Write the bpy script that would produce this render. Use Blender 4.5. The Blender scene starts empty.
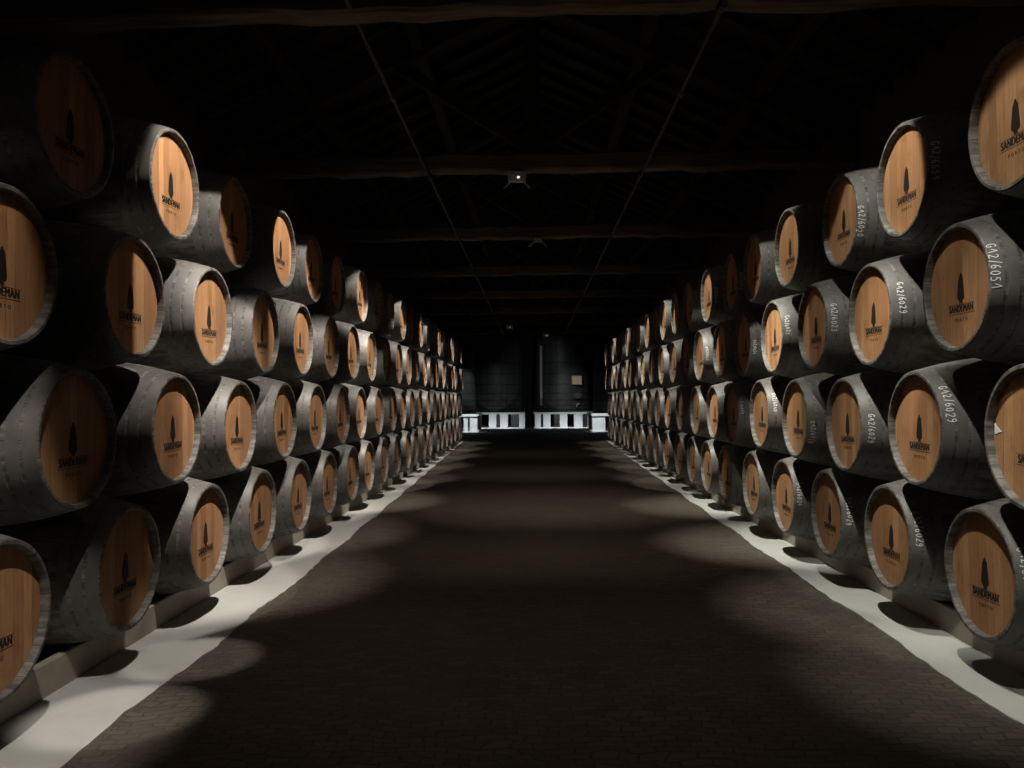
import bpy, bmesh, math, random
from mathutils import Vector, Matrix

random.seed(7)
scene = bpy.context.scene
COL = scene.collection
PI = math.pi
EYE = 1.66

# ------------------------------------------------------------------ helpers
def link(o, parent=None):
    COL.objects.link(o)
    if parent is not None:
        o.parent = parent
    return o

def mesh_from(bm, name, mat, smooth=True, angle=35):
    bmesh.ops.recalc_face_normals(bm, faces=bm.faces[:])
    me = bpy.data.meshes.new(name)
    bm.to_mesh(me)
    bm.free()
    if mat is not None:
        me.materials.append(mat)
    if smooth:
        me.polygons.foreach_set('use_smooth', [True] * len(me.polygons))
        try:
            me.set_sharp_from_angle(angle=math.radians(angle))
        except Exception:
            pass
    return me

def obj(name, me, parent=None, loc=(0, 0, 0), rot=(0, 0, 0)):
    o = bpy.data.objects.new(name, me)
    o.location = loc
    o.rotation_euler = rot
    return link(o, parent)

def thing(name, label, cat, loc=(0, 0, 0), rotz=0.0, group=None):
    o = bpy.data.objects.new(name, None)
    o.empty_display_size = 0.1
    o.location = loc
    o.rotation_euler = (0, 0, rotz)
    link(o)
    tag(o, label, cat, group)
    return o

def tag(o, label, cat, group=None):
    o['label'] = label
    o['category'] = cat
    if group:
        o['group'] = group
    return o

def struct(o):
    o['kind'] = 'structure'
    return o

def add_box(bm, x0, x1, y0, y1, z0, z1, bevel=0.0):
    r = bmesh.ops.create_cube(bm, size=1.0)
    vs = r['verts']
    for v in vs:
        v.co = Vector(((x0 + x1) / 2 + v.co.x * (x1 - x0), (y0 + y1) / 2 + v.co.y * (y1 - y0), (z0 + z1) / 2 + v.co.z * (z1 - z0)))
    if bevel > 0:
        es = list({e for v in vs for e in v.link_edges})
        bmesh.ops.bevel(bm, geom=es, offset=bevel, segments=2, affect='EDGES', profile=0.6)
    return vs

def add_lathe(bm, prof, n=64, axis='X', closed=False, cap=False):
    """prof: list of (a, r): a along the axis."""
    rings = []
    for a, r in prof:
        ring = []
        for i in range(n):
            t = 2 * PI * i / n
            if axis == 'X':
                ring.append(bm.verts.new((a, r * math.sin(t), r * math.cos(t))))
            elif axis == 'Z':
                ring.append(bm.verts.new((r * math.cos(t), r * math.sin(t), a)))
            else:
                ring.append(bm.verts.new((r * math.cos(t), a, r * math.sin(t))))
        rings.append(ring)
    m = len(rings)
    for k in range(m if closed else m - 1):
        A, B = rings[k], rings[(k + 1) % m]
        for i in range(n):
            j = (i + 1) % n
            bm.faces.new((A[i], A[j], B[j], B[i]))
    if cap:
        bm.faces.new(rings[0])
        bm.faces.new(rings[-1])
    return rings

def add_tube(bm, pts, r, n=10):
    pts = [Vector(p) for p in pts]
    rings = []
    for i, p in enumerate(pts):
        d = (pts[min(i + 1, len(pts) - 1)] - pts[max(i - 1, 0)]).normalized()
        up = Vector((0, 0, 1)) if abs(d.z) < 0.9 else Vector((1, 0, 0))
        s = d.cross(up).normalized()
        u = s.cross(d).normalized()
        rings.append([bm.verts.new(p + (s * math.cos(2 * PI * k / n) + u * math.sin(2 * PI * k / n)) * r) for k in range(n)])
    for A, B in zip(rings, rings[1:]):
        for k in range(n):
            j = (k + 1) % n
            bm.faces.new((A[k], A[j], B[j], B[k]))
    bm.faces.new(rings[0])
    bm.faces.new(rings[-1])

def add_beam(bm, p0, p1, w, h, rough=0.0, segs=1, rnd=None):
    """a hewn timber of w x h section from p0 to p1 (h is measured in the vertical plane)"""
    p0, p1 = Vector(p0), Vector(p1)
    d = (p1 - p0).normalized()
    ref = Vector((0, 0, 1)) if abs(d.z) < 0.95 else Vector((0, 1, 0))
    s = d.cross(ref).normalized()
    u = s.cross(d).normalized()
    c = 0.12 * min(w, h)
    sec = [(-w / 2 + c, -h / 2), (w / 2 - c, -h / 2), (w / 2, -h / 2 + c), (w / 2, h / 2 - c), (w / 2 - c, h / 2), (-w / 2 + c, h / 2), (-w / 2, h / 2 - c), (-w / 2, -h / 2 + c)]
    rings = []
    for i in range(segs + 1):
        p = p0.lerp(p1, i / segs)
        js = (rnd.uniform(-rough, rough), rnd.uniform(-rough, rough)) if rnd else (0, 0)
        k = 1 + (rnd.uniform(-rough, rough) * 1.2 if rnd else 0)
        rings.append([bm.verts.new(p + s * (a * k + js[0]) + u * (b * k + js[1])) for a, b in sec])
    for A, B in zip(rings, rings[1:]):
        for k in range(8):
            j = (k + 1) % 8
            bm.faces.new((A[k], A[j], B[j], B[k]))
    bm.faces.new(rings[0])
    bm.faces.new(rings[-1])

# ------------------------------------------------------------------ materials
class NT:
    def __init__(self, name):
        self.m = bpy.data.materials.new(name)
        self.m.use_nodes = True
        self.t = self.m.node_tree
        self.t.nodes.clear()
        self.out = self.t.nodes.new('ShaderNodeOutputMaterial')
        self.b = self.t.nodes.new('ShaderNodeBsdfPrincipled')
        self.t.links.new(self.b.outputs[0], self.out.inputs[0])
    def n(self, typ, **kw):
        nd = self.t.nodes.new(typ)
        for k, v in kw.items():
            setattr(nd, k, v)
        return nd
    def l(self, a, b):
        self.t.links.new(a, b)
    def val(self, nd, sock, v):
        if isinstance(v, bpy.types.NodeSocket):
            self.l(v, nd.inputs[sock])
        else:
            nd.inputs[sock].default_value = v
    def math(self, op, a, b=0.0, c=0.0):
        nd = self.n('ShaderNodeMath', operation=op)
        self.val(nd, 0, a); self.val(nd, 1, b)
        if op in ('MULTIPLY_ADD', 'COMPARE', 'SMOOTH_MIN'):
            self.val(nd, 2, c)
        return nd.outputs[0]
    def mix(self, f, a, b, blend='MIX'):
        nd = self.n('ShaderNodeMix', data_type='RGBA', blend_type=blend)
        self.val(nd, 0, f)
        for i, v in ((6, a), (7, b)):
            if isinstance(v, bpy.types.NodeSocket):
                self.l(v, nd.inputs[i])
            else:
                nd.inputs[i].default_value = (*v, 1.0) if len(v) == 3 else v
        return nd.outputs[2]
    def noise(self, vec, scale, detail=3.0, rough=0.55):
        nd = self.n('ShaderNodeTexNoise')
        self.l(vec, nd.inputs['Vector'])
        nd.inputs['Scale'].default_value = scale
        nd.inputs['Detail'].default_value = detail
        nd.inputs['Roughness'].default_value = rough
        return nd.outputs['Fac']
    def ramp(self, f, p0, p1, smooth=True):
        nd = self.n('ShaderNodeMapRange', interpolation_type='SMOOTHSTEP' if smooth else 'LINEAR')
        self.l(f, nd.inputs[0])
        nd.inputs[1].default_value = p0
        nd.inputs[2].default_value = p1
        return nd.outputs[0]
    def mapping(self, vec, scale=(1, 1, 1), loc=None):
        nd = self.n('ShaderNodeMapping')
        self.l(vec, nd.inputs[0])
        nd.inputs['Scale'].default_value = scale
        if loc is not None:
            self.l(loc, nd.inputs['Location'])
        return nd.outputs[0]
    def bump(self, h, strength=0.3, dist=0.01):
        nd = self.n('ShaderNodeBump')
        self.l(h, nd.inputs['Height'])
        nd.inputs['Strength'].default_value = strength
        nd.inputs['Distance'].default_value = dist
        self.l(nd.outputs[0], self.b.inputs['Normal'])
    def base(self, v):
        self.val(self.b, 'Base Color', v if isinstance(v, bpy.types.NodeSocket) else (*v, 1.0))
    def obj_vec(self):
        return self.n('ShaderNodeTexCoord').outputs['Object']
    def tone(self):
        return self.n('ShaderNodeAttribute', attribute_type='OBJECT', attribute_name='tone').outputs['Fac']

def simple(name, col, rough=0.6, metal=0.0, var=0.25, scale=8.0, bump=0.0, spec=0.5):
    t = NT(name)
    v = t.obj_vec()
    f = t.noise(v, scale)
    dark = tuple(c * (1 - var) for c in col)
    light = tuple(min(1, c * (1 + var)) for c in col)
    t.base(t.mix(f, dark, light))
    t.b.inputs['Roughness'].default_value = rough
    t.b.inputs['Metallic'].default_value = metal
    t.b.inputs['Specular IOR Level'].default_value = spec
    if bump:
        t.bump(f, bump, 0.01)
    return t.m

def mat_staves(name, col_a, col_b, nst=26, rough=0.62, axis='X'):
    """weathered dark staves round an axis through the object's own origin"""
    t = NT(name)
    v = t.obj_vec()
    s = t.n('ShaderNodeSeparateXYZ'); t.l(v, s.inputs[0])
    a, b, c = ('Y', 'Z', 'X') if axis == 'X' else ('X', 'Y', 'Z')
    ang = t.math('ARCTAN2', s.outputs[a], s.outputs[b])
    u = t.math('MULTIPLY', ang, nst / (2 * PI))
    u = t.math('ADD', u, t.math('MULTIPLY', t.tone(), 37.0))
    fr = t.math('FRACT', u)
    idx = t.math('FLOOR', u)
    wn = t.n('ShaderNodeTexWhiteNoise', noise_dimensions='1D'); t.l(idx, wn.inputs['W'])
    edge = t.math('MINIMUM', fr, t.math('SUBTRACT', 1.0, fr))
    gap = t.ramp(edge, 0.0, 0.05)
    comb = t.n('ShaderNodeCombineXYZ')
    t.l(t.math('MULTIPLY', ang, 3.0), comb.inputs[0]); t.l(s.outputs[c], comb.inputs[1]); t.l(t.tone(), comb.inputs[2])
    grain = t.noise(t.mapping(comb.outputs[0], (14, 1.6, 9)), 3.0, 5.0, 0.65)
    blotch = t.noise(t.mapping(comb.outputs[0], (1.6, 3.0, 11)), 2.0, 4.0, 0.6)
    col = t.mix(t.ramp(blotch, 0.3, 0.75), col_a, col_b)
    k = t.math('MULTIPLY_ADD', wn.outputs['Value'], 0.35, 0.72)
    k = t.math('MULTIPLY', k, t.math('MULTIPLY_ADD', grain, 0.7, 0.65))
    kk = t.n('ShaderNodeCombineColor')
    for i in range(3): t.l(k, kk.inputs[i])
    col = t.mix(1.0, col, kk.outputs[0], 'MULTIPLY')
    col = t.mix(gap, tuple(x * 0.6 for x in col_a), col)
    t.base(col)
    t.b.inputs['Roughness'].default_value = rough
    h = t.math('ADD', t.math('MULTIPLY', gap, 0.6), t.math('MULTIPLY', grain, 0.35))
    t.bump(h, 0.35, 0.003)
    return t.m

def mat_head():
    t = NT('oak_head')
    v = t.obj_vec()
    s = t.n('ShaderNodeSeparateXYZ'); t.l(v, s.inputs[0])
    tone = t.tone()
    # boards of uneven width, running up and down
    y = t.math('ADD', s.outputs['Y'], t.math('MULTIPLY', tone, 5.31))
    y = t.math('ADD', y, t.math('MULTIPLY', t.math('SINE', t.math('MULTIPLY', y, 23.0)), 0.012))
    u = t.math('DIVIDE', y, 0.082)
    fr = t.math('FRACT', u)
    idx = t.math('FLOOR', u)
    wn = t.n('ShaderNodeTexWhiteNoise', noise_dimensions='1D'); t.l(idx, wn.inputs['W'])
    edge = t.math('MINIMUM', fr, t.math('SUBTRACT', 1.0, fr))
    gap = t.ramp(edge, 0.0, 0.022)
    comb = t.n('ShaderNodeCombineXYZ')
    t.l(s.outputs['Y'], comb.inputs[0]); t.l(s.outputs['Z'], comb.inputs[1])
    t.l(t.math('MULTIPLY_ADD', tone, 13.0, t.math('MULTIPLY', idx, 0.37)), comb.inputs[2])
    grain = t.noise(t.mapping(comb.outputs[0], (46, 2.2, 1)), 2.2, 5.0, 0.6)
    fine = t.noise(t.mapping(comb.outputs[0], (150, 5.0, 1)), 2.0, 3.0, 0.6)
    stain = t.noise(t.mapping(comb.outputs[0], (2.3, 1.9, 1)), 2.1, 4.0, 0.6)
    col = t.mix(wn.outputs['Value'], (0.37, 0.185, 0.084), (0.61, 0.345, 0.170))
    col = t.mix(t.math('MULTIPLY', t.ramp(grain, 0.45, 0.72), 0.7), col, (0.31, 0.125, 0.044))
    col = t.mix(t.math('MULTIPLY', t.ramp(fine, 0.5, 0.75), 0.38), col, (0.26, 0.10, 0.035))
    dk = t.math('GREATER_THAN', wn.outputs['Value'], 0.86)
    col = t.mix(t.math('MULTIPLY', dk, 0.55), col, (0.22, 0.10, 0.045))
    col = t.mix(t.math('MULTIPLY', t.ramp(stain, 0.52, 0.70), 0.45), col, (0.20, 0.085, 0.033))
    # overall tone of this barrel's head
    kk = t.n('ShaderNodeCombineColor')
    w2 = t.n('ShaderNodeTexWhiteNoise', noise_dimensions='1D'); t.l(t.math('MULTIPLY', tone, 91.7), w2.inputs['W'])
    k = t.math('MULTIPLY_ADD', w2.outputs['Value'], 0.40, 0.70)
    for i in range(3): t.l(k, kk.inputs[i])
    col = t.mix(1.0, col, kk.outputs[0], 'MULTIPLY')
    col = t.mix(gap, (0.07, 0.03, 0.012), col)
    t.base(col)
    t.b.inputs['Roughness'].default_value = 0.42
    t.b.inputs['Specular IOR Level'].default_value = 0.45
    h = t.math('ADD', t.math('MULTIPLY', gap, 0.7), t.math('MULTIPLY', grain, 0.15))
    t.bump(h, 0.35, 0.003)
    return t.m

def mat_floor():
    t = NT('paving_setts')
    v = t.obj_vec()
    wob = t.noise(v, 2.5, 2.0)
    vv = t.n('ShaderNodeVectorMath', operation='MULTIPLY_ADD')
    cx = t.n('ShaderNodeCombineXYZ'); t.l(wob, cx.inputs[0]); t.l(wob, cx.inputs[1])
    t.l(cx.outputs[0], vv.inputs[0]); vv.inputs[1].default_value = (0.22, 0.22, 0); t.l(v, vv.inputs[2])
    br = t.n('ShaderNodeTexBrick')
    t.l(vv.outputs[0], br.inputs['Vector'])
    br.inputs['Scale'].default_value = 1.0
    br.inputs['Brick Width'].default_value = 0.12
    br.inputs['Row Height'].default_value = 0.062
    br.inputs['Mortar Size'].default_value = 0.006
    br.inputs['Mortar Smooth'].default_value = 0.6
    br.inputs['Color1'].default_value = (0.060, 0.050, 0.037, 1)
    br.inputs['Color2'].default_value = (0.098, 0.083, 0.063, 1)
    br.inputs['Mortar'].default_value = (0.044, 0.037, 0.027, 1)
    big = t.noise(v, 0.9, 4.0, 0.6)
    sm = t.noise(v, 30.0, 4.0, 0.65)
    col = t.mix(t.math('MULTIPLY', t.ramp(big, 0.35, 0.7), 0.5), br.outputs['Color'], (0.086, 0.077, 0.062))
    col = t.mix(t.math('MULTIPLY', t.ramp(sm, 0.5, 0.75), 0.35), col, (0.095, 0.085, 0.070))
    t.base(col)
    t.b.inputs['Roughness'].default_value = 0.72
    t.b.inputs['Specular IOR Level'].default_value = 0.3
    h = t.math('ADD', t.math('MULTIPLY', t.math('SUBTRACT', 1.0, br.outputs['Fac']), 0.8), t.math('MULTIPLY', sm, 0.5))
    t.bump(h, 0.6, 0.012)
    return t.m

def mat_wood(name, a, b, axis=(1, 12, 12), rough=0.85):
    t = NT(name)
    v = t.obj_vec()
    g = t.noise(t.mapping(v, axis), 1.6, 5.0, 0.65)
    bl = t.noise(v, 1.3, 3.0)
    col = t.mix(t.ramp(g, 0.3, 0.7), a, b)
    col = t.mix(t.math('MULTIPLY', t.ramp(bl, 0.5, 0.75), 0.5), col, tuple(x * 0.5 for x in a))
    t.base(col)
    t.b.inputs['Roughness'].default_value = rough
    t.bump(g, 0.7, 0.02)
    return t.m

def mat_plaster(name, c, dirt, amt=0.5):
    t = NT(name)
    v = t.obj_vec()
    n1 = t.noise(v, 3.0, 5.0, 0.6)
    n2 = t.noise(v, 22.0, 4.0, 0.6)
    col = t.mix(t.math('MULTIPLY', t.ramp(n1, 0.45, 0.75), amt), c, dirt)
    col = t.mix(t.math('MULTIPLY', t.ramp(n2, 0.55, 0.8), amt * 0.6), col, dirt)
    t.base(col)
    t.b.inputs['Roughness'].default_value = 0.8
    t.bump(n2, 0.3, 0.006)
    return t.m

M_STAVE = mat_staves('dark_staves', (0.060, 0.055, 0.049), (0.225, 0.208, 0.186))
M_HOOP = simple('painted_hoop', (0.112, 0.107, 0.099), 0.5, 0.0, 0.5, 7.0, 0.1)
M_HEAD = mat_head()
M_INK = simple('branded_ink', (0.012, 0.009, 0.007), 0.6, 0, 0.2)
M_INK2 = simple('faded_ink', (0.10, 0.045, 0.018), 0.6, 0, 0.2)
M_CHALK = simple('chalk', (0.80, 0.80, 0.77), 0.9, 0, 0.12, 60)
M_FLOOR = mat_floor()
M_STRIP = mat_plaster('white_strip_paint', (0.44, 0.45, 0.42), (0.34, 0.34, 0.31), 0.35)
M_PLINTH = mat_plaster('limewashed_plinth', (0.30, 0.275, 0.225), (0.17, 0.145, 0.105), 0.6)
M_WALL = mat_plaster('dark_stone_wall', (0.055, 0.052, 0.048), (0.03, 0.028, 0.025), 0.8)
M_TIMBER = mat_wood('old_timber', (0.085, 0.062, 0.040), (0.20, 0.152, 0.104))
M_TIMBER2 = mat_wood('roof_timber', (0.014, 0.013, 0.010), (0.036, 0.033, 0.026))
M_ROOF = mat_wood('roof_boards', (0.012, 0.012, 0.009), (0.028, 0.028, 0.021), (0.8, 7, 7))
M_TRACK = simple('track_metal', (0.014, 0.014, 0.013), 0.6, 0.0, 0.2)
M_VAT = mat_staves('vat_staves', (0.050, 0.056, 0.052), (0.085, 0.094, 0.088), 60, 0.5, 'Z')
M_VATHOOP = simple('vat_hoop', (0.035, 0.037, 0.036), 0.55, 0.2, 0.3)
M_WHITE = mat_plaster('white_plinth_paint', (0.74, 0.76, 0.77), (0.6, 0.61, 0.6), 0.3)
M_BRASS = simple('brushed_steel', (0.8, 0.8, 0.78), 0.25, 0.25, 0.1)
M_PAPER = simple('placard_paper', (0.66, 0.52, 0.30), 0.7, 0, 0.2, 10)
M_FRAME = simple('placard_frame', (0.16, 0.09, 0.04), 0.5, 0, 0.2)
M_PIPE = simple('grey_gauge_paint', (0.42, 0.41, 0.38), 0.6, 0, 0.1)
M_PLASTIC = simple('grey_plastic', (0.55, 0.53, 0.48), 0.5, 0, 0.08)
M_LED = NT('indicator_led')
M_LED.b.inputs['Emission Color'].default_value = (1, 1, 0.95, 1)
M_LED.b.inputs['Emission Strength'].default_value = 1.4
M_LED = M_LED.m

# ------------------------------------------------------------------ camera
CY, CP, CR = math.radians(-1.537), math.radians(1.027), math.radians(-0.322)
fw = Vector((math.sin(CY) * math.cos(CP), math.cos(CY) * math.cos(CP), math.sin(CP)))
rt = Vector((math.cos(CY), -math.sin(CY), 0))
up = rt.cross(fw)
rt2 = rt * math.cos(CR) + up * math.sin(CR)
up2 = -rt * math.sin(CR) + up * math.cos(CR)
cam = bpy.data.cameras.new('camera')
cam.sensor_width = 36.0
cam.lens = 791.8 / 1024 * 36.0
cam.clip_start = 0.05
cam.clip_end = 200
co = bpy.data.objects.new('camera', cam)
mw = Matrix.Identity(4)
for i, a in enumerate((rt2, up2, -fw)):
    for j in range(3):
        mw[j][i] = a[j]
mw[0][3], mw[1][3], mw[2][3] = 0, 0, EYE
co.matrix_world = mw
COL.objects.link(co)
scene.camera = co

# ------------------------------------------------------------------ the setting
Y0, Y1, YE = -3.0, 30.2, 50.0
XW, XE = 4.10, 6.4
RIDGE, PITCH = 7.15, 0.47
def roof_z(x): return RIDGE - PITCH * abs(x)

bm = bmesh.new()
add_box(bm, -XE, XE, Y0, YE, -0.15, 0.0)
struct(obj('floor', mesh_from(bm, 'floor', M_FLOOR, False)))

for side, sx in (('left', -1), ('right', 1)):
    bm = bmesh.new()
    w = 0.25
    ht = roof_z(XW) + 0.05
    add_box(bm, min(sx * XW, sx * (XW + w)), max(sx * XW, sx * (XW + w)), Y0, Y1, 0, ht)
    add_box(bm, min(sx * (XW + w), sx * XE), max(sx * (XW + w), sx * XE), Y1 - w, Y1, 0, roof_z(XW) - 0.1)
    add_box(bm, min(sx * XE, sx * (XE + w)), max(sx * XE, sx * (XE + w)), Y1 - w, YE, 0, roof_z(XE) + 0.05)
    struct(obj('wall_' + side, mesh_from(bm, 'wall_' + side, M_WALL, False)))
bm = bmesh.new()
vs = [bm.verts.new(p) for p in ((-XE - .25, YE, 0), (XE + .25, YE, 0), (XE + .25, YE, roof_z(XE)), (0, YE, RIDGE), (-XE - .25, YE, roof_z(XE)))]
f = bm.faces.new(vs)
r = bmesh.ops.extrude_face_region(bm, geom=[f])
for g in r['geom']:
    if isinstance(g, bmesh.types.BMVert): g.co.y += 0.25
struct(obj('wall_back', mesh_from(bm, 'wall_back', M_WALL, False)))

# roof: boards on common rafters, one sloping shell with its battens
bm = bmesh.new()
for sx in (-1, 1):
    xo = XE + 0.4
    a = [(0, RIDGE), (sx * xo, roof_z(xo)), (sx * xo, roof_z(xo) + 0.1), (0, RIDGE + 0.1)]
    A = [bm.verts.new((x, Y0, z)) for x, z in a]
    B = [bm.verts.new((x, YE + .3, z)) for x, z in a]
    for i in range(4):
        j = (i + 1) % 4
        bm.faces.new((A[i], A[j], B[j], B[i]))
    bm.faces.new(A); bm.faces.new(B)
    y = Y0 + 0.3
    while y < YE - 1:
        add_beam(bm, (sx * 0.05, y, RIDGE - 0.08), (sx * (XE), y, roof_z(XE) - 0.07), 0.09, 0.12)
        y += 0.56
struct(obj('ceiling', mesh_from(bm, 'ceiling', M_ROOF, False)))
# purlins
n = 0
for sx in (-1, 1):
    for px in (1.45, 2.9):
        n += 1
        bm = bmesh.new()
        add_beam(bm, (sx * px, Y0, roof_z(px) - 0.24), (sx * px, YE, roof_z(px) - 0.24), 0.16, 0.18, 0.01, 40, random.Random(n))
        struct(obj('trim_%d' % n, mesh_from(bm, 'purlin', M_TIMBER2, False)))

# white painted strip on the floor along each stack
def strip(name, edge, x_out, rnd):
    x_in = edge[0][1]
    bm = bmesh.new()
    N = 340
    prev = None
    for i in range(N + 1):
        y = -1.0 + (32.0) * i / N
        wob = 0.018 * math.sin(y * 3.1 + x_in) + rnd.uniform(-0.010, 0.010)
        for (ya, xa), (yb, xb) in zip(edge, edge[1:]):
            if ya <= y <= yb:
                xi = xa + (xb - xa) * (y - ya) / (yb - ya)
        xi += wob
        q = [bm.verts.new(p) for p in ((xi, y, 0.0), (xi, y, 0.006), (x_out, y, 0.006), (x_out, y, 0.0))]
        if prev:
            for k in range(4):
                j = (k + 1) % 4
                bm.faces.new((prev[k], prev[j], q[j], q[k]))
        else:
            bm.faces.new(q)
        prev = q
    bm.faces.new(prev)
    return struct(obj(name, mesh_from(bm, name, M_STRIP, False)))
strip('trim_5', [(-1.1, -2.15), (7.0, -2.165), (12.0, -2.26), (31.5, -2.745)], -2.80, random.Random(3))
strip('trim_6', [(-1.1, 2.43), (8.0, 2.445), (12.0, 2.49), (17.5, 2.56), (31.5, 2.81)], 2.93, random.Random(4))

# low limewashed plinth under each stack
ZL, ZR = EYE - 1.021 - 0.486, EYE - 1.030 - 0.486
for nm, xf, xb, zt in (('baseboard_left', -2.73, -XW, ZL), ('baseboard_right', 2.88, XW, ZR)):
    sg = 1 if xf > 0 else -1
    prof = [(xf, 0.0), (xf, zt + 0.034), (xf + sg * .008, zt + 0.042), (xf + sg * .045, zt + 0.042), (xf + sg * .055, zt), (xb, zt), (xb, 0.0)]
    bm = bmesh.new()
    N = 60
    rings = []
    for i in range(N + 1):
        y = -1.0 + 30.0 * i / N
        rings.append([bm.verts.new((x, y, z)) for x, z in prof])
    for A, B in zip(rings, rings[1:]):
        for k in range(len(prof)):
            j = (k + 1) % len(prof)
            bm.faces.new((A[k], A[j], B[j], B[k]))
    bm.faces.new(rings[0]); bm.faces.new(rings[-1])
    struct(obj(nm, mesh_from(bm, nm, M_PLINTH, False)))

# ------------------------------------------------------------------ barrels
HL, RB, RE, RECESS = 0.72, 0.486, 0.375, 0.042
def prof_r(x):
    return RB - (RB - RE) * (abs(x) / HL) ** 2.0

bm = bmesh.new()
pr = []
for i in range(25):
    x = -HL + 2 * HL * i / 24
    pr.append((x, prof_r(x)))
pr[0] = (-HL + 0.004, prof_r(HL)); pr[-1] = (HL - 0.004, prof_r(HL))
TH = 0.026
loop = [(-HL, RE - 0.004)] + pr + [(HL, RE - 0.004), (HL, RE - TH + 0.006), (HL - 0.008, RE - TH), (HL - 0.075, RE - TH - 0.001), (HL - 0.075, RE - TH - 0.02),
        (0.3, RB - 0.07), (-0.3, RB - 0.07), (-HL + 0.075, RE - TH - 0.02), (-HL + 0.075, RE - TH - 0.001), (-HL + 0.008, RE - TH), (-HL, RE - TH + 0.006)]
add_lathe(bm, loop, 72, 'X', closed=True)
ME_BODY = mesh_from(bm, 'barrel_body', M_STAVE, True, 40)

bm = bmesh.new()
RH = RE - TH + 0.0005
add_lathe(bm, [(-0.022, RH), (0.0, RH - 0.0005), (0.0, 0.18), (0.0, 0.001), (-0.022, 0.001)], 72, 'X', closed=True)
ME_HEAD = mesh_from(bm, 'barrel_head', M_HEAD, True, 40)

def hoop_mesh(x0, x1, t=0.0016):
    bm = bmesh.new()
    k = 4
    outer = [(x0 + (x1 - x0) * i / k, prof_r(x0 + (x1 - x0) * i / k) + t) for i in range(k + 1)]
    inner = [(x, r - t - 0.001) for x, r in reversed(outer)]
    add_lathe(bm, outer + inner, 72, 'X', closed=True)
    return mesh_from(bm, 'barrel_hoop', M_HOOP, True, 40)
HOOPS = [hoop_mesh(HL - 0.066, HL - 0.006), hoop_mesh(HL - 0.140, HL - 0.085), hoop_mesh(HL - 0.212, HL - 0.160), hoop_mesh(HL - 0.50, HL - 0.44),
         hoop_mesh(-HL + 0.006, -HL + 0.066), hoop_mesh(-HL + 0.44, -HL + 0.50)]

# the emblem on the head: caped figure, the name between two rules, a small line under it
def text_mesh(s, size, xs, bold, space=1.0):
    cu = bpy.data.curves.new('lettering', 'FONT')
    cu.body = s; cu.size = size; cu.align_x = 'CENTER'; cu.align_y = 'CENTER'
    cu.offset = bold; cu.space_character = space; cu.extrude = 0.0006; cu.resolution_u = 3
    o = bpy.data.objects.new('lettering', cu)
    COL.objects.link(o)
    dg = bpy.context.evaluated_depsgraph_get()
    me = bpy.data.meshes.new_from_object(o.evaluated_get(dg))
    pts = [(v.co.x * xs, v.co.y, v.co.z) for v in me.vertices]
    faces = [tuple(p.vertices) for p in me.polygons]
    bpy.data.objects.remove(o); bpy.data.curves.remove(cu); bpy.data.meshes.remove(me)
    return pts, faces

def add_flat(bm, poly, x0=0.0, x1=0.0012):
    """poly of (y, z) as a thin raised plate on the head"""
    A = [bm.verts.new((x0, y, z)) for y, z in poly]
    B = [bm.verts.new((x1, y, z)) for y, z in poly]
    n_ = len(poly)
    for i in range(n_):
        j = (i + 1) % n_
        bm.faces.new((A[i], A[j], B[j], B[i]))
    bm.faces.new(B)

def add_text(bm, s, size, xs, bold, cz, space=1.0, dy=0.0):
    pts, faces = text_mesh(s, size, xs, bold, space)
    vs = [bm.verts.new((0.0008 + z + dy * 0.02, x + dy, cz + y)) for x, y, z in pts]
    for fc in faces:
        try: bm.faces.new([vs[i] for i in fc])
        except ValueError: pass

FIG = [(0.000, 0.086), (0.005, 0.082), (0.008, 0.074), (0.013, 0.066), (0.019, 0.060), (0.020, 0.052), (0.022, 0.036), (0.025, 0.010), (0.028, -0.020), (0.031, -0.050),
       (0.031, -0.066), (0.025, -0.076), (0.014, -0.080), (0.013, -0.090), (0.018, -0.097), (-0.016, -0.097), (-0.012, -0.090), (-0.014, -0.082), (-0.026, -0.074),
       (-0.033, -0.060), (-0.032, -0.040), (-0.028, -0.008), (-0.023, 0.026), (-0.019, 0.050), (-0.016, 0.060), (-0.011, 0.067), (-0.007, 0.076), (-0.004, 0.083)]
def emblem_mesh(full):
    bm = bmesh.new()
    add_flat(bm, [(y * 1.2, z + 0.006) for y, z in FIG])
    for q in (-3, -1, 1, 3):
        add_text(bm, 'SANDEMAN', 0.061, 0.76, 0.0, -0.1240, 1.08, 0.001 * q)
    for zz in (-0.0965, -0.1520):
        add_flat(bm, [(-0.145, zz - 0.0014), (0.145, zz - 0.0014), (0.145, zz + 0.0014), (-0.145, zz + 0.0014)])
    add_text(bm, 'PORTO', 0.030, 0.95, 0.0, -0.190, 1.75)
    if full:
        ring = [(0.017 * math.cos(t * PI / 8), -0.245 + 0.023 * math.sin(t * PI / 8)) for t in range(16)]
        ring_in = [(y * 0.8, -0.245 + (z + 0.245) * 0.8) for y, z in ring]
        for i in range(16):
            j = (i + 1) % 16
            add_flat(bm, [ring[i], ring[j], ring_in[j], ring_in[i]])
    return mesh_from(bm, 'barrel_emblem', M_INK, False)
ME_EMB, ME_EMB2 = emblem_mesh(False), None

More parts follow.
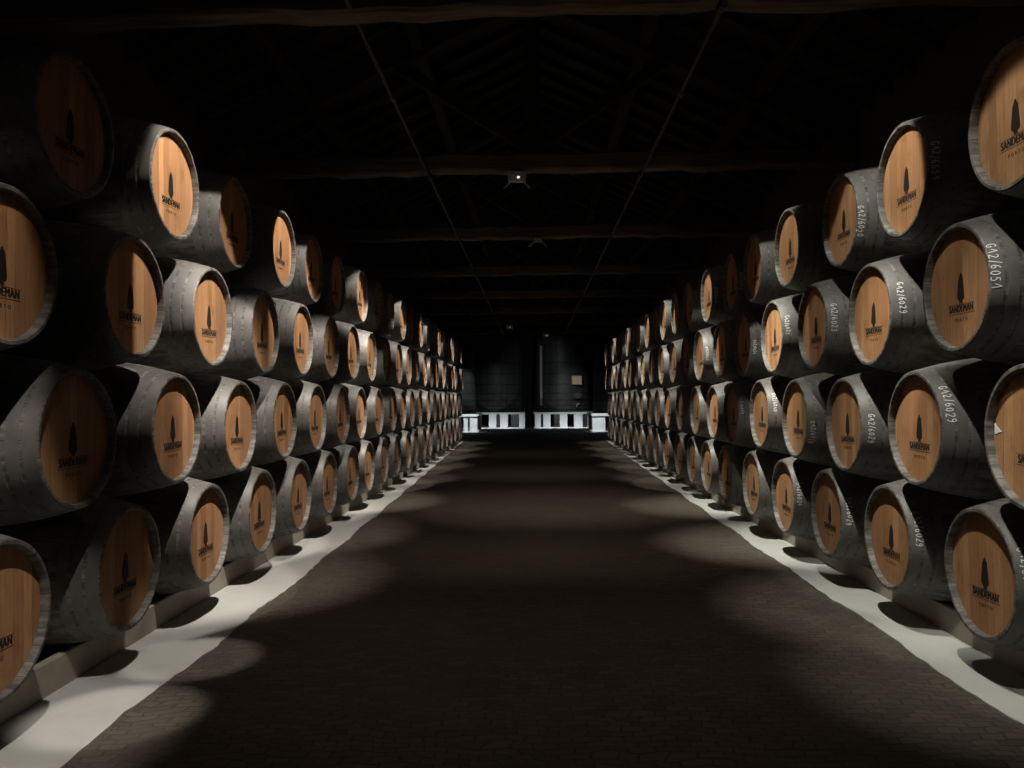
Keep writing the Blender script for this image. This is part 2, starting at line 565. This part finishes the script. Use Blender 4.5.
# chalked numbers, written round the body
STROKES = {
    'G': [[(.72, .82), (.55, 1), (.25, .9), (.08, .5), (.2, .1), (.5, 0), (.72, .2), (.7, .45), (.42, .45)]],
    '1': [[(.1, .35), (.5, 1), (.72, .0)]],
    '2': [[(.1, .78), (.3, 1), (.6, .95), (.68, .7), (.4, .35), (.08, 0), (.75, .03)]],
    '/': [[(.1, -.1), (.6, 1.1)]],
    '6': [[(.62, 1), (.3, .75), (.1, .3), (.25, .02), (.55, .02), (.68, .28), (.5, .5), (.18, .4)]],
    '0': [[(.4, .95), (.12, .7), (.1, .25), (.38, .02), (.65, .25), (.66, .7), (.4, .95)]],
    '5': [[(.7, 1), (.22, 1), (.16, .6), (.45, .65), (.68, .4), (.6, .1), (.3, 0), (.08, .12)]],
    '9': [[(.66, .75), (.4, 1), (.12, .8), (.2, .52), (.5, .5), (.66, .75), (.62, .3), (.4, 0), (.15, .05)]],
    '3': [[(.12, .9), (.45, 1), (.65, .78), (.35, .52), (.68, .3), (.5, .03), (.1, .1)]],
    '8': [[(.4, .52), (.15, .75), (.4, 1), (.65, .75), (.4, .52), (.1, .25), (.4, 0), (.7, .25), (.4, .52)]],
    '4': [[(.5, 1), (.1, .35), (.75, .35)], [(.55, .6), (.5, 0)]],
    '7': [[(.1, .95), (.7, 1), (.35, 0)]],
}
def chalk_mesh(s, phi0, hgt, back, rnd):
    """letters read downwards round the near flank, their tops to the rear of the barrel"""
    bm = bmesh.new()
    cur = phi0
    wd = 0.0022
    for ch in s:
        if ch not in STROKES: continue
        jx, jr = rnd.uniform(-.006, .006), rnd.uniform(.9, 1.08)
        for st in STROKES[ch]:
            pts = []
            for k in range(len(st) - 1):
                for q in range(4):
                    f_ = q / 4
                    pts.append((st[k][0] * (1 - f_) + st[k + 1][0] * f_, st[k][1] * (1 - f_) + st[k + 1][1] * f_))
            pts.append(st[-1])
            P = [(cur + px * hgt * 0.72 * jr / 0.43, HL - back - py * hgt * jr + jx) for px, py in pts]  # (angle, x)
            prev = None
            for i, (ph, x) in enumerate(P):
                a = P[max(0, i - 1)]; b = P[min(len(P) - 1, i + 1)]
                r = prof_r(x)
                dx, da = b[1] - a[1], (b[0] - a[0]) * r
                L = math.hypot(dx, da) or 1
                nx, na = -da / L, dx / L
                row = []
                for sg in (-1, 1):
                    xx = x + nx * wd * sg
                    pp = ph + na * wd * sg / r
                    rr = prof_r(xx) + 0.0036
                    row.append(bm.verts.new((xx, rr * math.sin(pp), rr * math.cos(pp))))
                if prev: bm.faces.new((prev[0], prev[1], row[1], row[0]))
                prev = row
        cur += (0.80 if ch != '/' else 0.62) * hgt / 0.43
    return mesh_from(bm, 'chalk_number', M_CHALK, False)

ORD = ['first', 'second', 'third', 'fourth', 'fifth', 'sixth', 'seventh', 'eighth', 'ninth', 'tenth', 'eleventh', 'twelfth', 'thirteenth', 'fourteenth', 'fifteenth',
       'sixteenth', 'seventeenth', 'eighteenth', 'nineteenth', 'twentieth', 'twenty-first', 'twenty-second']
ROWN = {1: 'bottom row', 2: 'second row up', 3: 'third row up', 4: 'top row'}
GRP = {'L': 'port barrels stacked along the left wall', 'R': 'port barrels stacked along the right wall'}
SIDEN = {'L': 'left', 'R': 'right'}
# row: (y of barrel 0, height of the axis above the eye, face x, pitch, first index, count)
ROWS = {
    ('L', 1): (5.995, -1.021, -2.464, 1.1871, -2.0, 21), ('L', 2): (6.012, -0.209, -2.453, 1.1871, -1.5, 20),
    ('L', 3): (6.009, 0.636, -2.445, 1.1871, -2.0, 21), ('L', 4): (5.969, 1.483, -2.450, 1.1871, -1.5, 20),
    ('R', 1): (4.680, -1.030, 2.568, 1.2007, 0.0, 20), ('R', 2): (4.722, -0.214, 2.514, 1.2007, -0.5, 20),
    ('R', 3): (4.742, 0.626, 2.489, 1.2007, 0.0, 20), ('R', 4): (4.747, 1.445, 2.465, 1.2007, -0.5, 20),
}
# small settling of single barrels read off the photograph (dx towards the wall, dz)
FIX = {('L', 3, 1.0): (0, -.02), ('L', 2, .5): (0, -.015), ('L', 2, -.5): (0, .012), ('R', 3, 1.0): (0, -.02), ('R', 2, 1.5): (0, -.015), ('R', 2, 3.5): (0, .02),
       ('R', 3, 0.0): (0, .012), ('L', 4, .5): (.03, 0), ('L', 4, 2.5): (.03, 0), ('L', 4, 3.5): (.05, 0), ('R', 4, 1.5): (.05, 0), ('R', 4, 4.5): (.05, 0)}
CHALK = {  # number, angle from the top where it starts, letter height, distance behind the rim
    ('R', 3, 0.0): ('G12/6051', 1.04, .048, .004), ('R', 3, 1.0): ('G12/6029', 1.08, .041, .050), ('R', 3, 2.0): ('G12/6023', 1.15, .044, .035), ('R', 3, 3.0): ('G12/6027', 1.08, .036, .035),
    ('R', 3, 4.0): ('G12/6024', 1.50, .030, .03), ('R', 3, 6.0): ('G12/6033', 1.3, .036, .03), ('R', 4, .5): ('G12/6651', 1.20, .045, .02), ('R', 4, 1.5): ('G12/6020', 1.50, .044, .008),
    ('R', 4, 4.5): ('G12/6042', 1.35, .04, .03), ('R', 4, 5.5): ('G12/6018', 1.4, .04, .03), ('R', 2, -.5): ('G12/6031', 1.1, .046, .03), ('R', 2, .5): ('G12/6029', .80, .046, .03),
    ('R', 2, 1.5): ('G12/6029', 1.34, .040, .05), ('R', 2, 2.5): ('G12/6038', 1.60, .040, .03), ('R', 2, 3.5): ('G12/6040', .95, .038, .05), ('R', 2, 4.5): ('G12/6045', 1.0, .04, .03),
    ('R', 1, 0.0): ('G12/6050', 1.0, .044, .03), ('R', 1, 1.0): ('G12/6029', .95, .044, .04), ('R', 1, 2.0): ('G12/6029', 1.10, .042, .04), ('R', 1, 3.0): ('G12/6034', 1.1, .042, .03)}
LOOK = {('L', 4, -1.5): 'dimly lit dark port', ('L', 4, -.5): 'brightly lit grey port', ('L', 3, -2.0): 'half cropped dim port', ('L', 3, 0.0): 'brightly lit grey port', ('L', 3, 2.0): 'brightly lit grey port', ('L', 1, -1.0): 'deeply shaded dark port',
        ('L', 1, -2.0): 'half cropped dim port', ('R', 4, -.5): 'half cropped large port', ('R', 4, .5): 'brightly lit dark port', ('R', 3, 1.0): 'brightly lit grey port', ('L', 2, -1.5): 'shaded dark port', ('R', 2, -.5): 'half cropped dark port'}

proto = None
def make_barrel(side, row, idx, k):
    y0, z, fx, p, first, cnt = ROWS[(side, row)]
    rnd = random.Random('%s%d%.1f' % (side, row, idx))
    fixed = (side, row, idx) in FIX
    dx, dz = FIX.get((side, row, idx), (0, 0))
    far = idx > 3.6
    if far:
        dx += rnd.uniform(-.02, .025)
    sgn = -1 if side == 'L' else 1
    x = fx + sgn * dx + sgn * HL
    y = y0 + p * idx
    base = EYE + z + dz - RB
    look = LOOK.get((side, row, idx), 'dark port')
    ch = CHALK.get((side, row, idx))
    label = '%s barrel%s, %s stack, %s, %s from front' % (look, ' marked %s' % ch[0] if ch and idx < 3.6 else '', SIDEN[side], ROWN[row], ORD[k])
    root = thing('port_barrel', label, 'barrel', (x, y, base), 0 if side == 'L' else PI, GRP[side])
    tone = rnd.random()
    b = obj('body', ME_BODY, root, (0, 0, RB), (rnd.uniform(0, 6.28), 0, 0)); b['tone'] = tone
    hd = obj('head', ME_HEAD, root, (HL - RECESS, 0, RB), (math.radians(rnd.uniform(-1.6, 1.6)), 0, 0)); hd['tone'] = tone
    obj('emblem', ME_EMB, hd, (0, 0, 0))
    for hm in HOOPS:
        obj('hoop', hm, root, (0, 0, RB))
    if (side, row, idx) == ('R', 2, -0.5):
        tb = bmesh.new()
        add_flat(tb, [(-.338, -.005), (-.338, .055), (-.275, .012)], 0.001, 0.003)
        pt = obj('paper_tag', mesh_from(tb, 'paper_tag', M_CHALK, False), hd)
        pt['label'] = 'small white triangular paper tag'
    if ch:
        c = obj('chalk_number', chalk_mesh(ch[0], ch[1], ch[2], ch[3], rnd), root, (0, 0, RB))
        c['label'] = 'white chalk number %s' % ch[0]
    return root

for (side, row), (y0, z, fx, p, first, cnt) in ROWS.items():
    for k in range(cnt):
        make_barrel(side, row, first + k, k)

# ------------------------------------------------------------------ roof trusses
TB = EYE + 2.9          # underside of the tie beams
TY = [5.83, 10.19, 14.42, 18.68, 22.94, 27.2, 31.46, 35.72]
for i, ty in enumerate(TY):
    rnd = random.Random(50 + i)
    root = thing('roof_truss', 'dark timber roof truss with king post, %s one from the camera' % ORD[i] if i else 'rough timber roof truss cut off by the top edge, nearest the camera', 'roof truss',
                 (0, ty, TB), 0, 'roof trusses across the hall')
    bm = bmesh.new()
    tilt = (-0.05, 0.03) if i == 0 else (-0.02, 0.02)
    add_beam(bm, (-XW + .01, 0, 0.12 + tilt[0]), (XW - .01, 0, 0.12 + tilt[1]), 0.22, 0.22 if i else 0.3, 0.02, 30, rnd)
    obj('tie_beam', mesh_from(bm, 'tie_beam', M_TIMBER, True, 30), root)
    top = RIDGE - TB
    bm = bmesh.new()
    add_beam(bm, (0, 0, 0.2), (0, 0, top - 0.18), 0.20, 0.18, 0.008, 8, rnd)
    obj('king_post', mesh_from(bm, 'king_post', M_TIMBER2, False), root)
    for s in (-1, 1):
        bm = bmesh.new()
        add_beam(bm, (s * 0.02, 0, top - 0.28), (s * (XW - .05), 0, roof_z(XW) - TB - 0.26), 0.18, 0.2, 0.008, 12, rnd)
        obj('rafter', mesh_from(bm, 'rafter', M_TIMBER2, False), root)
        bm = bmesh.new()
        add_beam(bm, (s * 0.06, 0, 0.34), (s * 1.75, 0, roof_z(1.75) - TB - 0.34), 0.13, 0.14, 0.006, 8, rnd)
        obj('strut', mesh_from(bm, 'strut', M_TIMBER2, False), root)

# thin tracks under the tie beams, left and right of the aisle
TRX = {'left': -1.32, 'right': 1.40}
for sd, tx in TRX.items():
    root = thing('ceiling_track', 'thin metal track running under the roof beams on the %s' % sd, 'ceiling track', (tx, 0, TB - 0.05), 0, 'ceiling tracks')
    bm = bmesh.new()
    add_box(bm, -0.017, 0.017, 1.0, 36.0, 0.0, 0.032, 0.003)
    obj('rail', mesh_from(bm, 'track_rail', M_TRACK), root)
    for yy in (5.8, 7.45, 10.15, 14.4, 17.7, 18.7, 22.9, 27.2):
        bm = bmesh.new()
        add_box(bm, -0.028, 0.028, yy - 0.05, yy + 0.05, -0.008, 0.05, 0.004)
        obj('coupling', mesh_from(bm, 'track_coupling', M_TRACK), root)

# twin-lamp emergency lights under the beams
def emergency_light(loc, label, led=True, s=1.0):
    root = thing('emergency_light', label, 'emergency light', loc, 0, 'emergency lights on the beams')
    bm = bmesh.new()
    add_box(bm, -0.115 * s, 0.115 * s, -0.05, 0.05, 0.0, 0.13 * s, 0.012)
    obj('housing', mesh_from(bm, 'emergency_housing', M_PLASTIC), root)
    bm = bmesh.new()
    add_box(bm, -0.10 * s, 0.10 * s, -0.03, 0.05, 0.125 * s, 0.16 * s, 0.004)
    obj('bracket', mesh_from(bm, 'emergency_bracket', M_TRACK), root)
    for sg in (-1, 1):
        bm = bmesh.new()
        add_tube(bm, [(sg * 0.07, -0.01, 0.01), (sg * 0.11, -0.02, -0.035), (sg * 0.165, -0.03, -0.085)], 0.011, 10)
        obj('lamp_arm', mesh_from(bm, 'emergency_arm', M_PLASTIC), root)
    if led:
        bm = bmesh.new()
        bmesh.ops.create_uvsphere(bm, u_segments=12, v_segments=8, radius=0.014)
        o = obj('indicator', mesh_from(bm, 'emergency_led', M_LED), root, (0.018, -0.052, 0.045))
        o['label'] = 'glowing white indicator'
emergency_light((-0.19, 10.0, TB - 0.155), 'small grey twin-lamp emergency light with glowing dot under the second beam')
emergency_light((0.10, 14.25, TB - 0.09), 'small grey emergency light under the third beam from the camera', False, 0.6)
emergency_light((-0.92, 31.3, TB - 0.15), 'tiny emergency light far down the hall, left of the ridge line', True, 1.2)
emergency_light((0.60, 35.5, TB - 0.15), 'tiny emergency light far down the hall, right of the ridge line', True, 1.2)

# ------------------------------------------------------------------ great vats at the far end
VH = 0.885
def vat(loc, r0, r1, h, label, extras=()):
    root = thing('wooden_vat', label, 'vat', loc, 0, 'great vats at the end of the hall')
    bm = bmesh.new()
    add_lathe(bm, [(0.0, r0 - 0.08), (0.0, r0), (h, r1), (h, r1 - 0.07), (h - 0.15, r1 - 0.075), (h - 0.15, 0.02), (h - 0.2, 0.02), (h - 0.2, r1 - 0.1), (0.12, r0 - 0.1), (0.12, 0.02), (0.06, 0.02), (0.06, r0 - 0.08)], 96, 'Z', closed=True)
    b = obj('body', mesh_from(bm, 'vat_body', M_VAT, True, 30), root); b['tone'] = 0.3
    zs = [0.10, 0.32, 0.62, 1.0, 1.5, 2.1, 2.7, h - 0.18]
    for z in zs:
        bm = bmesh.new()
        def rr(zz): return r0 + (r1 - r0) * zz / h
        add_lathe(bm, [(z, rr(z) - 0.001), (z, rr(z) + 0.004), (z + 0.07, rr(z + .07) + 0.004), (z + .07, rr(z + .07) - 0.001)], 96, 'Z', closed=True)
        obj('hoop', mesh_from(bm, 'vat_hoop', M_VATHOOP, True, 30), root)
    return root, (lambda z: r0 + (r1 - r0) * z / h)

def on_front(rf, x, z, out=0.0):
    r = rf(z) + out
    return (x, -math.sqrt(max(r * r - x * x, 0)), z)

YV = 45.2
vl, rf = vat((-2.16, YV, VH), 1.62, 1.46, 4.2, 'great dark wooden vat left of the dark gap at the far end')
bm = bmesh.new(); p = on_front(rf, 0.66, 0.62, 0.02)
add_box(bm, p[0] - .03, p[0] + .03, p[1] - .03, p[1] + .06, 0.42, 0.82, 0.01)
obj('gauge', mesh_from(bm, 'vat_gauge', M_TRACK), vl)
bm = bmesh.new(); p = on_front(rf, 0.9, 0.3, 0.0)
add_tube(bm, [(p[0], p[1] + .05, 0.3), (p[0], p[1] - .12, 0.3), (p[0], p[1] - .16, 0.22)], 0.025)
obj('tap', mesh_from(bm, 'vat_tap', M_TRACK), vl)

vr, rf = vat((1.66, YV, VH), 1.62, 1.46, 4.2, 'great dark wooden vat with placard, hatch and tap at the far end')
# placard
px = 2.40 - 1.66
p = on_front(rf, px - .30, 1.50, 0.03)
bm = bmesh.new(); add_box(bm, px - 0.29, px + 0.29, p[1] - 0.07, p[1] + 0.22, 1.49, 2.00, 0.006)
fr_ = obj('placard', mesh_from(bm, 'vat_placard', M_FRAME), vr)
fr_['label'] = 'small framed yellowish placard'
bm = bmesh.new(); add_box(bm, px - 0.26, px + 0.26, p[1] - 0.076, p[1] - 0.066, 1.52, 1.97)
obj('sheet', mesh_from(bm, 'placard_sheet', M_PAPER, False), fr_)
# hatch with a raised ring
hz = 0.90
p = on_front(rf, px - .26, hz - .2, 0.0)
bm = bmesh.new()
prof = [(-0.03, 0.17), (-0.03, 0.245), (-0.075, 0.24), (-0.075, 0.18)]
add_lathe(bm, prof, 40, 'Y', closed=True)
o = obj('hatch_ring', mesh_from(bm, 'hatch_ring', M_VATHOOP, True, 30), vr, (px, p[1], hz)); o.scale = (1.2, 1, 0.75)
bm = bmesh.new()
add_lathe(bm, [(-0.02, 0.001), (-0.02, 0.185), (-0.05, 0.18), (-0.055, 0.001)], 40, 'Y', closed=True)
o = obj('hatch', mesh_from(bm, 'hatch', M_VAT, True, 30), vr, (px, p[1], hz)); o.scale = (1.2, 1, 0.75); o['tone'] = .6
# tap
tz = 0.40
p = on_front(rf, px - .05, tz - .1, 0.0)
bm = bmesh.new()
add_tube(bm, [(px + .12, p[1] + .03, tz + .04), (px + .06, p[1] - .12, tz + .05), (px, p[1] - .16, tz + .04), (px - .02, p[1] - .17, tz - .13)], 0.04, 12)
tp = obj('tap', mesh_from(bm, 'vat_tap', M_BRASS), vr); tp['label'] = 'shiny steel tap'
# level gauge on the left flank of the vat
bm = bmesh.new()
gx = 0.44 - 1.66
p0 = on_front(rf, gx, 0.4, 0.05)
add_box(bm, gx - 0.07, gx + 0.07, p0[1] - 0.05, p0[1] + 0.02, 0.36, 3.70, 0.01)
o = obj('level_gauge', mesh_from(bm, 'level_gauge', M_PIPE), vr); o['label'] = 'tall pale level gauge'

vat((-4.42, 40.6, VH), 1.5, 1.36, 3.3, 'great dark vat catching light, behind the far end of the left stack')
vat((4.55, 40.6, VH), 1.5, 1.36, 3.3, 'great dark vat in shade, behind the far end of the right stack')

def plinth(label, x0, x1, y0, y1, pillars, slab=0.11):
    root = thing('vat_plinth', label, 'plinth', ((x0 + x1) / 2, (y0 + y1) / 2, 0), 0, 'white plinths under the vats')
    cx, cy = (x0 + x1) / 2, (y0 + y1) / 2
    bm = bmesh.new(); add_box(bm, x0 - cx, x1 - cx, y0 - cy, y1 - cy, VH - slab, VH, 0.012)
    obj('slab', mesh_from(bm, 'plinth_slab', M_WHITE), root)
    bm = bmesh.new(); add_box(bm, x0 - cx, x1 - cx, y0 - .10 - cy, y1 - cy, 0.0, 0.045, 0.01)
    obj('footing', mesh_from(bm, 'plinth_footing', M_WHITE), root)
    for a, b, ya, yb in pillars:
        bm = bmesh.new(); add_box(bm, a - cx, b - cx, ya - cy, yb - cy, 0.045, VH - slab, 0.01)
        obj('pillar', mesh_from(bm, 'plinth_pillar', M_WHITE), root)
yf = 43.5
def pil(xs, y0, y1):
    return [(a, b, y0, y1) for a, b in xs]
plinth('low white plinth on pillars under the vat left of the gap', -3.9, -0.47, yf, 46.9,
       pil([(-2.46, -2.06), (-1.84, -1.42), (-0.80, -0.47), (-3.25, -2.92)], yf + .2, yf + 1.2) + pil([(-3.85, -3.5), (-2.3, -1.9), (-1.3, -.9)], 46.0, 46.8))
plinth('low white plinth on pillars under the vat with the placard', 0.02, 3.35, yf, 46.9,
       pil([(0.08, 0.40), (0.54, 0.94), (1.46, 1.87), (2.25, 2.70), (3.0, 3.3)], yf + .2, yf + 1.2) + pil([(.1, .5), (1.2, 1.6), (2.8, 3.2)], 46.0, 46.8))
plinth('white plinth block with a dark slot, at the end of the left stack', -5.9, -2.72, 38.6, 42.2,
       pil([(-3.12, -2.76), (-3.42, -3.22), (-5.8, -5.3)], 38.7, 39.3) + pil([(-3.42, -2.76), (-5.8, -5.3)], 41.2, 42.0), 0.12)
plinth('white plinth block, at the end of the right stack', 2.84, 6.1, 38.6, 42.2,
       pil([(2.88, 3.50), (5.5, 6.0)], 38.7, 39.3) + pil([(2.88, 3.5), (5.5, 6.0)], 41.2, 42.0), 0.12)

# ------------------------------------------------------------------ light
def spot(loc, target, energy, size=50, blend=0.6, col=(1.0, 0.93, 0.84), soft=0.03):
    l = bpy.data.lights.new('spot_lamp', 'SPOT')
    l.energy = energy; l.color = col
    l.spot_size = math.radians(size); l.spot_blend = blend
    l.shadow_soft_size = soft
    o = bpy.data.objects.new('spot_lamp', l)
    o.location = loc
    d = Vector(target) - Vector(loc)
    o.rotation_euler = d.to_track_quat('-Z', 'Y').to_euler()
    COL.objects.link(o)
    return o
ZT = TB - 0.06
LAMPC = {'L': (1.0, 0.915, 0.83), 'R': (0.98, 0.95, 0.85)}
# (side, y of the lamp on its track, y and height the beam is aimed at on the stack, beam angle, softness, power)
BEAMS = [
    ('L', 2.20, 2.93, 2.95, 33.0, 0.31, 215), ('L', 5.05, 5.70, 2.66, 44.0, 0.12, 362), ('L', 7.70, 8.14, 2.79, 42.2, 0.20, 365), ('L', 10.85, 11.16, 2.53, 38.1, 0.40, 417),
    ('L', 2.20, 3.54, 0.81, 23.7, 0.60, 500), ('L', 5.05, 5.95, 1.45, 21.0, 0.60, 220), ('L', 5.05, 6.65, 1.30, 38.0, 0.75, 800), ('L', 7.70, 9.12, 1.50, 38.0, 0.70, 595),
    ('L', 10.85, 12.19, 1.46, 38.0, 0.70, 922),
    ('R', 3.70, 4.33, 2.30, 34.9, 0.23, 158), ('R', 5.05, 5.90, 2.84, 44.0, 0.16, 249), ('R', 7.65, 8.13, 2.73, 43.6, 0.12, 153), ('R', 10.85, 11.74, 2.30, 36.0, 0.12, 243),
    ('R', 3.70, 4.50, 0.80, 34.0, 0.85, 330), ('R', 5.05, 6.05, 0.90, 36.0, 0.90, 520), ('R', 7.65, 8.75, 1.00, 38.0, 0.95, 1050), ('R', 10.85, 11.95, 0.80, 38.0, 0.95, 850),
    ('R', 2.20, 3.70, 1.75, 22.0, 0.60, 170),
]
for y in (14.2, 17.35, 20.7, 23.95, 27.2):
    BEAMS += [('L', y, y + 0.49, 2.40, 42.0, 0.14, 388), ('L', y, y + 1.65, 1.25, 33.0, 0.70, 560),
              ('R', y, y + 0.50, 2.40, 43.5, 0.15, 282), ('R', y, y + 1.65, 1.25, 33.0, 0.80, 520)]
for side, y, ay, az, ang, bl, e in BEAMS:
    tx, wx = (TRX['left'], -2.45) if side == 'L' else (TRX['right'], 2.51)
    spot((tx, y, ZT), (wx, ay, az), e, ang, bl, LAMPC[side])
    spot((tx, y, ZT), (wx, ay, 0.6), e * 0.005, 110, 1.0, LAMPC[side])

# narrow beams on the painted strip between the first two lamps of the left track
spot((TRX['left'], 5.05, ZT), (-2.2, 4.15, 0), 430, 12, 0.5, LAMPC['L'])
spot((TRX['left'], 5.05, ZT), (-2.2, 5.05, 0), 430, 12, 0.5, LAMPC['L'])
# wide downward spots added along the tracks to brighten the aisle paving
for x, y, tx_, ty_, e, ang in ((TRX['left'], 4.6, -.1, 5.2, 26, 66), (TRX['right'], 4.6, .2, 5.0, 26, 66), (TRX['left'], 10.9, 0.1, 12.2, 170, 66), (TRX['right'], 10.9, 0.5, 12.4, 170, 66),
                               (TRX['left'], 7.7, -.6, 8.6, 75, 48), (TRX['right'], 7.7, .8, 8.6, 65, 48), (TRX['left'], 16.0, -.4, 17.5, 60, 56), (TRX['right'], 16.0, .4, 17.5, 60, 56), (TRX['left'], 22.0, 0, 23.5, 40, 56)):
    spot((x, y, ZT), (tx_, ty_, 0), e, ang, 1.0, (1.0, 0.90, 0.76))

# area lights added on the floor before the vat plinths to brighten pillars and slab
def area(loc, rot, sx, sy, e, col=(0.9, 0.97, 1.0)):
    l = bpy.data.lights.new('plinth_fill', 'AREA')
    l.shape = 'RECTANGLE'; l.size = sx; l.size_y = sy; l.energy = e; l.color = col
    o = bpy.data.objects.new('plinth_fill', l); o.location = loc; o.rotation_euler = rot
    COL.objects.link(o)
    return o
area((-2.1, yf - .55, 0.07), (math.radians(100), 0, 0), 3.0, 0.06, 10)
area((1.68, yf - .55, 0.07), (math.radians(100), 0, 0), 3.0, 0.06, 10)
WH = (0.90, 0.98, 0.95)
spot((-1.3, 34.0, ZT), (-3.0, 38.7, 0.4), 1900, 16, 0.6, WH)
spot((1.4, 34.0, ZT), (3.15, 38.7, 0.4), 1900, 16, 0.6, WH)
spot((-1.3, 36.0, ZT), (-3.15, 39.6, 2.3), 380, 24, 0.8, WH)
spot((1.4, 38.0, ZT), (2.6, 43.7, 1.5), 330, 38, 1.0, WH)
spot((-1.3, 38.0, ZT), (-2.2, 43.6, 1.3), 120, 46, 1.0, WH)
spot((0.4, 38.0, ZT), (0.5, 44.0, 2.9), 90, 50, 1.0, WH)

w = bpy.data.worlds.new('world')
scene.world = w
w.use_nodes = True
w.node_tree.nodes['Background'].inputs[0].default_value = (0.95, 1.0, 0.92, 1)
w.node_tree.nodes['Background'].inputs[1].default_value = 0.010

vs_ = scene.view_settings
vs_.view_transform = 'Standard'
vs_.look = 'None'
vs_.exposure = 0.0
vs_.gamma = 1.0
vs_.use_curve_mapping = False
